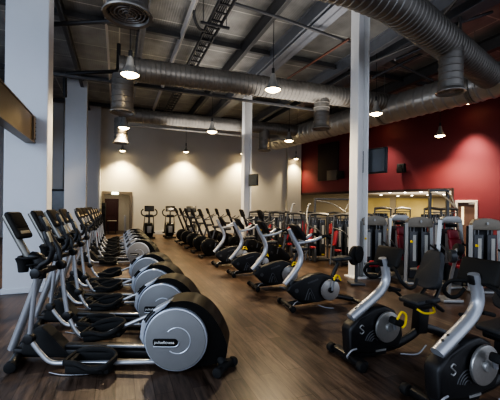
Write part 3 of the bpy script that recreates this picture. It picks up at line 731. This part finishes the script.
# ================================================================== RECUMBENT BIKE
def make_recumbent(seat_shift=0.0):
    R_ = thing('recumbent_bike', 'x', 'exercise bike')
    b = MB(); b.box((0, 0, .05), (.11, .50, .07), bev=.02).box((.22, 0, .06), (.5, .11, .08), bev=.02)
    b.tube([(.3, 0, .07), (.62, 0, .08), (.85, 0, .14), (1.05, 0, .22), (1.25, 0, .17), (1.5, 0, .07)], .05, 10, flat=.8)
    b.cyl((1.53, -.25, .045), (1.53, .25, .045), .04, 14, bev=.01); b.build('base_frame', 'black', R_)
    for y in (-.25, .25): MB().cyl((-.04, y-.035, .05), (-.04, y+.035, .05), .052, 20, bev=.012).build('transport_wheel', 'matte', R_)
    ho = MB().prism([(-.03, .10), (-.05, .34), (-.02, .40), (.08, .455), (.28, .55), (.42, .56), (.56, .50), (.66, .34), (.68, .2), (.62, .10), (.3, .06)], -.08, .08, .03).build('body_shroud', 'black', R_)
    b = MB()
    for k in range(4): b.torus((.27, -.082, .19), .04+.028*k, .006, 'y', 20, 6, .2, 2.9)
    b.build('vent_ribs', 'frame', ho)
    b = MB(); b.tube([(.125, -.083, .375), (.10, -.083, .39), (.075, -.083, .37), (.10, -.083, .345), (.125, -.083, .32), (.10, -.083, .30), (.075, -.083, .315)], .007, 6); b.build('body_emblem', 'framelight', ho)
    MB().box((.36, -.083, .09), (.14, .006, .02)).build('body_lettering_bar', 'framelight', ho)
    fw = MB(); fw.cyl((.42, -.13, .345), (.42, -.10, .345), .165, 44, bev=.008); fw.build('flywheel', 'flywheel', R_)
    MB().cyl((.42, -.155, .345), (.42, -.12, .345), .045, 20, bev=.008).build('hub', 'framelight', R_)
    for y, dz in ((-.18, 1), (.13, -1)):
        c = MB().tube([(.46, y, .34), (.44, y, .34+dz*.08)], .02, 8, smooth=0).build('crank', 'silver', R_)
        MB().box((.42, y-.05, .36+dz*.08), (.13, .10, .075), (0, .4, 0), .02).build('pedal', 'matte', c)
        MB().tube([(.38, y-.1, .40+dz*.08), (.44, y-.1, .47+dz*.08), (.50, y-.1, .43+dz*.08), (.49, y-.1, .34+dz*.08), (.45, y-.1, .31+dz*.08)], .012, 6).build('toe_strap', 'yellow', c)
    # arm : flat broad casting
    a = MB().tube([(.02, 0, .455), (.16, 0, .54), (.30, 0, .625), (.42, 0, .71), (.49, 0, .81), (.49, 0, .92), (.44, 0, 1.07)], [.046, .048, .047, .046, .044, .042, .038], 14, flat=1.3).build('silver_arm', 'arm', R_)
    MB().prism([(.02, .41), (.05, .45), (.19, .535), (.22, .49)], -.06, .06, .01).build('arm_collar', 'black', a)
    b = MB()
    for q in ((.08, 0, .555), (.14, 0, .59)): b.cyl(Vector(q)-Vector((-.01, 0, .02)), Vector(q)-Vector((0, 0, 0)), .012, 12)
    b.build('bolt', 'frame', a)
    MB().box((.415, 0, 1.02), (.02, .05, .08), (0, -.25, 0), .006).build('arm_slot', 'black', a)
    c = MB().box((.52, 0, 1.085), (.06, .36, .23), (0, .35, 0), .03, seg=3).build('console', 'console', R_)
    MB().box((.552, 0, 1.096), (.008, .30, .16), (0, .35, 0)).build('screen', 'screen', c)
    for s_ in (-1, 1):
        MB().tube([(.49, s_*.05, 1.0), (.43, s_*.2, .97), (.43, s_*.27, .88), (.52, s_*.28, .80), (.62, s_*.27, .80), (.68, s_*.25, .87)], .018, 10).build('handlebar', 'matte', R_)
    MB().box((.60, -.02, .72), (.16, .05, .035), (0, .25, 0), .012).build('resistance_lever', 'matte', R_)
    x = seat_shift
    b = MB(); b.box((1.02+x, 0, .34), (.15, .12, .34), (0, .1, 0), .02); b.box((1.0+x, 0, .50), (.30, .2, .07), bev=.02); b.build('seat_post', 'black', R_)
    b = MB(); b.box((1.0+x, 0, .56), (.36, .30, .06), (0, -.06, 0), .028, seg=3); b.build('seat', 'seat', R_)
    bk = MB(); ol = catmull([(-.10, 0, .24), (.10, 0, .24), (.145, 0, .16), (.165, 0, .0), (.205, 0, -.12), (.17, 0, -.22), (0, 0, -.245), (-.17, 0, -.22), (-.205, 0, -.12), (-.165, 0, .0), (-.145, 0, .16), (-.10, 0, .24)], 4)[:-1]
    bk.prism([(p.x, p.z) for p in ol], -.035, .035, rim=.025, seg=3)
    bmesh.ops.transform(bk.bm, matrix=Matrix.Translation((1.18+x, 0, .90)) @ Matrix.Rotation(.36, 4, 'Y') @ Matrix.Rotation(PI/2, 4, 'Z') @ Matrix.Diagonal((.84, 1, .94, 1)), verts=bk.bm.verts)
    bo = bk.build('backrest', 'seat', R_, ang=60)
    MB().tube([(1.07+x, -.1, .52), (1.2+x, -.09, .66), (1.27+x, -.06, .85)], .02, 8).tube([(1.07+x, .1, .52), (1.2+x, .09, .66), (1.27+x, .06, .85)], .02, 8).build('back_bracket', 'black', bo)
    for s_ in (-1, 1):
        MB().tube([(1.1+x, s_*.16, .50), (1.05+x, s_*.27, .50), (.9+x, s_*.27, .60), (.80+x, s_*.27, .62)], .017, 8).build('side_handle', 'matte', R_)
    MB().tube([(.82+x, -.13, .50), (.86+x, -.2, .47), (1.0+x, -.2, .47), (1.08+x, -.12, .49)], .012, 6).build('adjuster_cord', 'yellow', R_)
    MB().tube([(-.05, -.05, .05), (-.1, -.1, .1), (-.06, -.12, .16), (.02, -.1, .16)], .009, 6).build('power_cable', 'cable', R_)
    MB().tube([(.6, -.12, .03), (.8, -.16, .015), (1.0, -.1, .06)], .009, 6).build('ground_cable', 'cable', R_)
    return R_
rb = make_recumbent()
rb.location = (1.07, 3.565, 0); rb.rotation_euler = (0, 0, RZ); rb['label'] = 'black recumbent bike with silver arm and black backrest, whole in view at right'; rb['group'] = 'recumbent bikes at right'
r2 = make_recumbent(-.15)
r2.location = (1.51, 2.705, 0); r2.rotation_euler = (0, 0, RZ); r2['label'] = 'black recumbent bike cut off by the lower right corner, nearest on the right'; r2['group'] = 'recumbent bikes at right'

# ================================================================== DARK BIKES with round housings
def make_dark():
    R_ = thing('spin_bike', 'x', 'exercise bike')
    b = MB(); b.cyl((0, -.24, .04), (0, .24, .04), .035, 12).tube([(0, 0, .05), (.5, 0, .07), (1.1, 0, .05)], .035, 8).cyl((1.1, -.22, .04), (1.1, .22, .04), .035, 12); b.build('base_frame', 'matte', R_)
    ho = MB().prism(circ(.28, .33, .27, 75, 285, 14)+[(.60, .09), (.86, .12), (.92, .20), (.80, .32), (.55, .52)], -.12, .10, rim=.035).build('wheel_housing', 'shroud', R_)
    MB().cyl((.28, -.155, .36), (.28, -.135, .36), .045, 18, bev=.006).build('hub_cap', 'black', ho)
    MB().tube([(.36, 0, .55), (.22, 0, .88), (.02, 0, 1.36)], [.045, .04, .035], 10, smooth=3).build('front_mast', 'black', R_)
    c = MB().box((-.02, 0, 1.42), (.06, .22, .26), (0, -.35, 0), .018).build('console', 'console', R_)
    MB().box((.018, 0, 1.43), (.008, .18, .2), (0, -.35, 0)).build('screen', 'screen', c)
    for s_ in (-1, 1): MB().tube([(.06, 0, 1.2), (.12, s_*.16, 1.2), (.26, s_*.22, 1.24), (.34, s_*.2, 1.3)], .018, 8).build('handlebar', 'frame', R_)
    MB().tube([(.62, 0, .2), (.72, 0, .5), (.82, 0, .86)], .032, 8, smooth=2).build('seat_post', 'frame', R_)
    MB().box((.86, 0, .90), (.28, .2, .08), bev=.035, seg=3).build('seat', 'seat', R_)
    for y, dz in ((-.2, 1), (.16, -1)):
        k = MB().tube([(.42, y, .33), (.46, y, .33+dz*.16)], .015, 6, smooth=0).build('crank', 'frame', R_)
        MB().box((.46, y-.04, .33+dz*.17), (.1, .08, .03), bev=.008).build('pedal', 'matte', k)
    return R_
db = make_dark()
ORD = ['first', 'second', 'third', 'fourth', 'fifth', 'sixth']
G = at_h(203, 258, 0); 
for i in range(5):
    p = G + Vector((-.396, 1, 0))*1.1*i
    place(db, i == 0, (p.x-.1, p.y+.1, 0), RZ, 'black spin bike with round black housing, %s behind the silver armed bikes' % ORD[i], 'black round-housed bikes')
# second line of dark bikes further right, behind the silver-armed ones
ORD2 = ['nearest', 'second', 'third', 'fourth', 'fifth', 'farthest']
for i in range(5):
    Z = 9.3+1.35*i
    p = Vector((.30-.396*(Z-9.3), Z, 0))
    place(db, False, p, RZ, 'dark exercise bike in the inner line between silver armed bikes and weight machines, %s' % ORD2[i], 'dark bikes of the inner line')

# ================================================================== BIKES AT THE BACK WALL, facing the room
def make_wallbike():
    R_ = thing('upright_stepper', 'x', 'cardio machine')      # faces local -y
    b = MB(); b.cyl((-.28, -.1, .04), (.28, -.1, .04), .04, 12).cyl((-.25, .8, .04), (.25, .8, .04), .04, 12).box((0, .35, .07), (.12, .9, .08), bev=.02); b.build('base_frame', 'matte', R_)
    ho = MB()
    b2 = MB(); b2.prism([(x, z) for x, z in circ(.25, .42, .36, 0, 342, 19)], -.2, .2, .06)
    bmesh.ops.rotate(b2.bm, cent=(0, 0, 0), matrix=Matrix.Rotation(PI/2, 3, 'Z'), verts=b2.bm.verts)
    ho = b2.build('wheel_housing', 'shroud', R_)
    MB().torus((0, 0, 0), .001, .0005).bm.free()
    MB().box((0, -.11, .45), (.2, .02, .35), bev=.008).build('front_grille', 'discline', ho)
    MB().tube([(0, .1, .7), (0, .02, 1.0), (0, .0, 1.38)], [.06, .045, .035], 12).build('front_mast', 'frame', R_)
    MB().box((0, .02, 1.12), (.36, .12, .14), (0, 0, 0), .03).build('cup_tray', 'black', R_)
    c = MB().box((0, .0, 1.48), (.46, .08, .28), (-.3, 0, 0), .02).build('console', 'black', R_)
    MB().box((0, -.04, 1.47), (.3, .01, .14), (-.3, 0, 0)).build('rear_panel', 'tv', c)
    for s_ in (-1, 1):
        MB().tube([(0, .02, 1.15), (s_*.22, .0, 1.12), (s_*.35, .03, 1.2), (s_*.37, .06, 1.34), (s_*.28, .08, 1.46)], .032, 8).build('handlebar', 'black', R_)
        MB().tube([(s_*.2, .1, 1.1), (s_*.24, .2, .6), (s_*.25, .3, .28)], .022, 8).build('side_arm', 'frame', R_)
        MB().box((s_*.25, .4, .26), (.13, .34, .05), (0, 0, 0), .015).build('pedal', 'matte', R_)
    return R_
wb = make_wallbike()
for i, (px, py, rz, lab) in enumerate([(149, 238.5, .38, 'dark cardio machine with looped silver handles at back wall, beside the doorway'),
                                      (170, 238, .38, 'dark cardio machine with looped silver handles at back wall, second from the doorway'),
                                      (191, 241, .2, 'dark cardio machine with looped handles, third from the doorway behind black bikes')]):
    p = at_h(px, py, 0); place(wb, i == 0, p, rz, lab, 'cardio machines facing the room at the back wall')

# ================================================================== WEIGHT MACHINES
def stack_part(R_, x, y, w=.24, h=1.1):
    st_ = MB()
    for k in range(14): st_.box((x, y, .14+k*.045), (w*.8, .14, .038), bev=.004, seg=1)
    s = st_.build('weight_stack', 'stack', R_)
    MB().box((x, y-.09, .68), (w, .02, h*.95), bev=.008).build('stack_shield', 'glassy', s)
    MB().box((x+.02, y-.105, .82), (w*.38, .008, h*.55)).build('weight_chart', 'stacklabel', s)
    MB().cyl((x-.04, y, .7), (x-.04, y, 1.35), .01, 8).cyl((x+.06, y, .7), (x+.06, y, 1.35), .01, 8).build('guide_rod', 'silver', s)
def make_tower():       # arched two-stack station, front faces local -y
    R_ = thing('weight_machine', 'x', 'weight machine')
    b = MB()
    for s_ in (-1, 1):
        b.tube([(s_*.40, -.02, .03), (s_*.37, 0, .8), (s_*.36, .02, 1.40)], .062, 4, smooth=2, ref=(0, 1, 0))
    b.box((0, .1, .03), (.86, .6, .05), bev=.01); b.build('frame', 'framelight', R_)
    MB().prism([(-.37, 1.30), (-.37, 1.44), (-.31, 1.51), (-.1, 1.545), (.1, 1.545), (.31, 1.51), (.37, 1.44), (.37, 1.30)], -.04, .09, .015).build('top_cap', 'bronze', R_)
    MB().cyl((0, -.075, 1.44), (0, -.068, 1.44), .03, 16).build('cap_badge', 'framelight', R_)
    MB().box((0, .22, .72), (.70, .03, 1.3), bev=.01).build('back_panel', 'stack', R_)
    stack_part(R_, -.17, .1); stack_part(R_, .17, .1)
    MB().box((-.30, -.12, .98), (.05, .07, .05), bev=.01).build('tag', 'yellow', R_)
    MB().tube([(-.3, -.1, .35), (-.3, -.5, .42), (-.1, -.55, .42), (.15, -.55, .42)], .03, 8).build('lever_arm', 'framelight', R_)
    for xx in (-.22, .06): MB().cyl((xx-.12, -.55, .42), (xx+.12, -.55, .42), .085, 20, bev=.02).build('roller_pad', 'red', R_)
    MB().tube([(.25, -.1, .9), (.3, -.35, .8), (.05, -.5, .82)], .022, 8).build('handle', 'black', R_)
    return R_
def make_seatstation():
    R_ = thing('weight_machine', 'x', 'weight machine')
    b = MB()
    for s_ in (-1, 1): b.tube([(s_*.44, -.05, .03), (s_*.40, 0, .8), (s_*.33, .02, 1.48)], .065, 4, smooth=2)
    b.box((0, 0, .03), (.9, .9, .05), bev=.01); b.build('frame', 'framelight', R_)
    MB().prism([(-.34, 1.42), (-.31, 1.52), (-.2, 1.57), (.2, 1.57), (.31, 1.52), (.34, 1.42)], -.05, .08, .015).build('top_cap', 'framelight', R_)
    stack_part(R_, .0, .22, .42, 1.25)
    MB().box((0, -.02, 1.36), (.36, .08, .08), bev=.02).build('pulley_cover', 'shroud', R_)
    s = MB().box((-.03, -.35, .50), (.40, .42, .09), (.12, 0, 0), .035, seg=3).build('seat', 'red', R_)
    MB().box((-.03, -.22, .80), (.46, .10, .54), (-.3, 0, 0), .04, seg=3, taper=(.8, 1)).build('backrest', 'red', R_)
    MB().box((-.03, -.10, 1.16), (.32, .09, .22), (-.3, 0, 0), .035, seg=3).build('headrest', 'red', R_)
    MB().box((-.03, -.15, .25), (.09, .5, .42), bev=.015).build('seat_post', 'frame', R_)
    for s_ in (-1, 1):
        MB().tube([(s_*.36, .0, .95), (s_*.44, -.25, .85), (s_*.42, -.5, .68), (s_*.34, -.6, .66)], .024, 8).build('lever_arm', 'frame', R_)
        MB().cyl((s_*.31, -.6, .68), (s_*.31, -.6, .84), .03, 12, bev=.006).build('handle', 'matte', R_)
    MB().box((.28, -.14, .5), (.06, .06, .06), bev=.01).build('tag', 'yellow', R_)
    return R_
def make_aframe():
    R_ = thing('weight_machine', 'x', 'weight machine')
    b = MB()
    b.tube([(-.62, -.25, .02), (-.5, -.12, .7), (-.36, 0, 1.46)], .04, 4, smooth=2); b.tube([(.46, 0, .03), (.46, 0, 1.44)], .04, 4, smooth=0)
    b.tube([(-.36, 0, .03), (-.36, 0, 1.44)], .03, 4, smooth=0)
    b.tube([(-.38, 0, 1.46), (0, 0, 1.50), (.48, 0, 1.46)], .045, 4, smooth=2); b.box((.05, .1, .03), (.95, .6, .05), bev=.01)
    b.box((.05, 0, 1.36), (.8, .03, .03))
    b.build('frame', 'frame', R_)
    MB().box((.04, .22, .70), (.78, .03, 1.2), bev=.01).build('back_panel', 'stack', R_)
    stack_part(R_, -.14, .1, .26, 1.1); stack_part(R_, .22, .1, .26, 1.1)
    MB().box((-.44, -.30, .80), (.10, .24, .46), (-.2, .3, 0), .03, seg=3).build('backrest', 'red', R_)
    MB().box((-.36, -.38, .45), (.20, .28, .07), (0, 0, 0), .03, seg=3).build('seat', 'red', R_)
    MB().box((-.3, -.4, .22), (.08, .3, .4), bev=.01).build('seat_post', 'frame', R_)
    MB().tube([(-.5, -.2, 1.1), (-.2, -.5, 1.0), (.1, -.5, .75)], .024, 8).build('lever_arm', 'frame', R_)
    MB().box((.30, -.03, .72), (.06, .04, .05), bev=.008).build('tag', 'yellow', R_); MB().box((.24, -.03, .18), (.14, .03, .05), bev=.008).build('foot_tag', 'yellow', R_)
    return R_
tw = make_tower(); ss = make_seatstation(); af = make_aframe()
first = {id(tw): True, id(ss): True, id(af): True}
def wm(proto, px, Z, rz, lab, grp, sc_=1.0, red=None):
    p = at_h(px, 260, 0); X = (px-CX)/F*Z
    o = place(proto, first[id(proto)], (X, Z, 0), rz, lab, grp); first[id(proto)] = False
    o.scale = (sc_*(.70 if proto is af else .75), sc_*.85, sc_*(.96 if proto is af else .94))
    return o
GN = 'grey arched weight machines with red pads on the right'
wm(tw, 374, 7.9, .0, 'grey twin-stack weight machine with brown cap, right beside the white column', GN)
wm(ss, 400, 8.1, .25, 'grey weight machine with red reclined seat, directly behind the whole recumbent bike console', GN)
wm(tw, 420, 7.3, .0, 'grey twin-stack weight machine with red rollers behind the black backrest', GN)
wm(ss, 451, 7.2, .2, 'grey weight machine with red reclined seat in front of the brown door', GN)
wm(tw, 486, 6.6, -.05, 'grey twin-stack weight machine under the red wall, behind the corner recumbent bike', GN)
wm(ss, 516, 6.7, .1, 'grey weight machine with red seat cut off by the right edge', GN)
GF = 'grey slanted-leg weight machines beyond the middle row'
wm(af, 343, 9.7, .1, 'slanted-leg weight machine with twin stacks touching the white column on its left', GF)
wm(af, 318, 10.4, .12, 'slanted-leg weight machine, second left of the nearer white column', GF)
wm(af, 295, 11.2, .12, 'slanted-leg weight machine behind the console of the nearest silver armed bike', GF)
wm(af, 276, 12.6, .15, 'slanted-leg weight machine, fourth left of the nearer white column', GF)
wm(af, 256, 13.5, .15, 'slanted-leg weight machine right beside the rear steel column', GF)
wm(af, 309, 13.6, .3, 'slanted-leg weight machine in the rear line, right of the cable crossover', GF)
wm(af, 334, 13.9, .3, 'slanted-leg weight machine in the rear line, close to the white column', GF)
# machines in the space beyond
for px, Z, lab in [(266, 14.2, 'grey weight machine in the rear line, right of the rear steel column'), (286, 14.0, 'grey weight machine in the rear line behind raised silver press arms'), (352, 12.0, 'grey weight machine mostly hidden by the nearer white column'), (364, 11.0, 'grey weight machine peeking out at the right of the white column')]:
    wm(af, px, Z, .2, lab, GF)
GB = 'machines seen through the opening in the red wall'
for (px, Z, lab) in [(382, 13.2, 'dark weight machine in back, upper left of the yellow wall'), (402, 14.2, 'dark weight machine in back before the yellow wall'),
                     (432, 12.2, 'weight machine frame standing behind the twin-stack towers'), (448, 12.6, 'weight machine frame beside the opening edge')]:
    wm(af, px, Z, .1, lab, GB, 1.15)
# cable crossover with tall posts
def make_crossover(loc, rz, lab, w=1.5, h=2.0):
    R_ = thing('cable_crossover', lab, 'weight machine', loc, rz)
    MB().box((-w/2, 0, h/2), (.07, .1, h), bev=.01).box((w/2, 0, h/2), (.07, .1, h), bev=.01).box((0, 0, h-.04), (w, .08, .08), bev=.01).box((-w/2, 0, .03), (.3, .7, .06), bev=.01).box((w/2, 0, .03), (.3, .7, .06), bev=.01).build('frame', 'frame', R_)
    for s_ in (-1, 1):
        MB().tube([(s_*w*.5, 0, h-.1), (s_*w*.2, -.5, h-.25), (-s_*w*.02, -.9, h-.6)], .025, 8).build('lever_arm', 'framelight', R_)
    stack_part(R_, -w/2+.2, .12); stack_part(R_, w/2-.2, .12)
    return R_
p = at_z(334, 250, 14.8); make_crossover((p.x, p.y, 0), .25, 'tall cable machine with slanting bars in front of the dim opening', 1.9, 2.05)
p = at_z(438, 250, 10.5); make_crossover((p.x, p.y, 0), .0, 'tall grey cable tower standing behind the right hand weight machines', .55, 2.25)
# slanting press bars (middle)
t = thing('chest_press', 'grey lever press with two raised silver arms behind the nearest silver armed bike', 'weight machine', at_h(300, 252, 0), .1)
MB().box((0, 0, .04), (.8, .9, .07), bev=.01).tube([(.2, .2, .05), (.15, .1, .9), (.0, 0, 1.5)], .045, 8).build('frame', 'frame', t)
for s_ in (-1, 1):
    MB().tube([(s_*.3-.1, -.4, .9), (s_*.3-.1, -.1, 1.3), (s_*.3, .0, 1.72), (s_*.3+.1, 0, 1.74)], .03, 8).build('lever_arm', 'framelight', t)
MB().box((0, -.2, .5), (.35, .4, .08), bev=.03).build('seat', 'red', t); MB().box((0, .05, .85), (.32, .09, .6), bev=.035).build('backrest', 'red', t)
# plate-loaded roller beside the white column
t = thing('plate_loaded_lever', 'pair of black weight plates on a lever arm in front of the white column', 'weight plates', at_h(352, 300, 0), 0)
c = at_z(355, 255, 6.7); t.location = (c.x, c.y, 0); z = c.z
MB().cyl((-.06, -.05, z), (-.01, -.1, z), .19, 36, bev=.02).build('weight_plate', 'matte', t); MB().cyl((.03, -.02, z+.02), (.08, -.07, z+.02), .17, 36, bev=.02).build('weight_plate', 'matte', t)
MB().cyl((-.10, -.01, z), (-.02, -.14, z), .045, 20, bev=.006).cyl((-.03, -.12, z), (-.01, -.135, z), .025, 12).build('collar', 'framelight', t)
MB().tube([(0, 0, z), (.12, .22, z+.03), (.16, .4, .5), (.16, .42, .05)], .035, 8).box((.16, .42, .03), (.3, .3, .05), bev=.01).build('lever_arm', 'frame', t)
t = thing('roller_lever', 'two black foam rollers on a lever behind the corner recumbent bike console', 'weight machine', (0, 0, 0), 0)
c = at_z(452, 253, 5.6); t.location = (c.x, c.y, 0); z = c.z
MB().cyl((-.10, -.08, z-.04), (-.0, -.1, z-.04), .11, 28, bev=.025).build('roller_pad', 'glassy', t); MB().cyl((.05, 0, z+.07), (.16, 0, z+.05), .10, 28, bev=.025).build('roller_pad', 'matte', t)
MB().tube([(-.05, -.08, z-.04), (.1, 0, z+.05), (.15, .25, .5), (.15, .35, .05)], .03, 8).box((.15, .35, .03), (.35, .35, .05), bev=.01).build('lever_arm', 'framelight', t)

# ================================================================== light and camera
w = bpy.data.worlds.new('daylight'); sc.world = w; w.use_nodes = True
bg = w.node_tree.nodes['Background']; bg.inputs['Color'].default_value = (.76, .84, 1.0, 1); bg.inputs['Strength'].default_value = .8
# daylight from the glazed side behind and left of the viewer
area(W(-5.0, 1.0, 3.2), 4.5, 150, (.62, .78, 1.0), (0, math.radians(-72), TH+math.radians(20)), 4)
for (s0, t0) in ((1.5, 6.5), (5.5, 8.5), (3.5, 13)):  # added uplights that lift the dark ceiling deck, not real fixtures
    area(W(s0, t0, 4.75), 3.2, 38, (1, .96, .9), (PI, 0, TH))
area(W(-5.6, 11, 3), 4, 80, (.6, .76, 1.0), (0, math.radians(-90), TH), 5)
cam = bpy.data.cameras.new('camera'); co = bpy.data.objects.new('camera', cam); COL.objects.link(co)
cam.sensor_width = 36; cam.lens = F/500*36; cam.shift_y = (CY-200)/500; cam.clip_end = 100
c_, s_ = math.cos(ROLL), math.sin(ROLL)
co.matrix_world = Matrix(((c_, -s_, 0, 0), (0, 0, -1, 0), (s_, c_, 0, HC), (0, 0, 0, 1)))
sc.camera = co
sc.view_settings.view_transform = 'AgX'
try: sc.view_settings.look = 'AgX - High Contrast'
except Exception: pass
sc.view_settings.exposure = 0.68
sc.cycles.use_denoising = True
sc.cycles.max_bounces = 6
sc.cycles.sample_clamp_indirect = 4
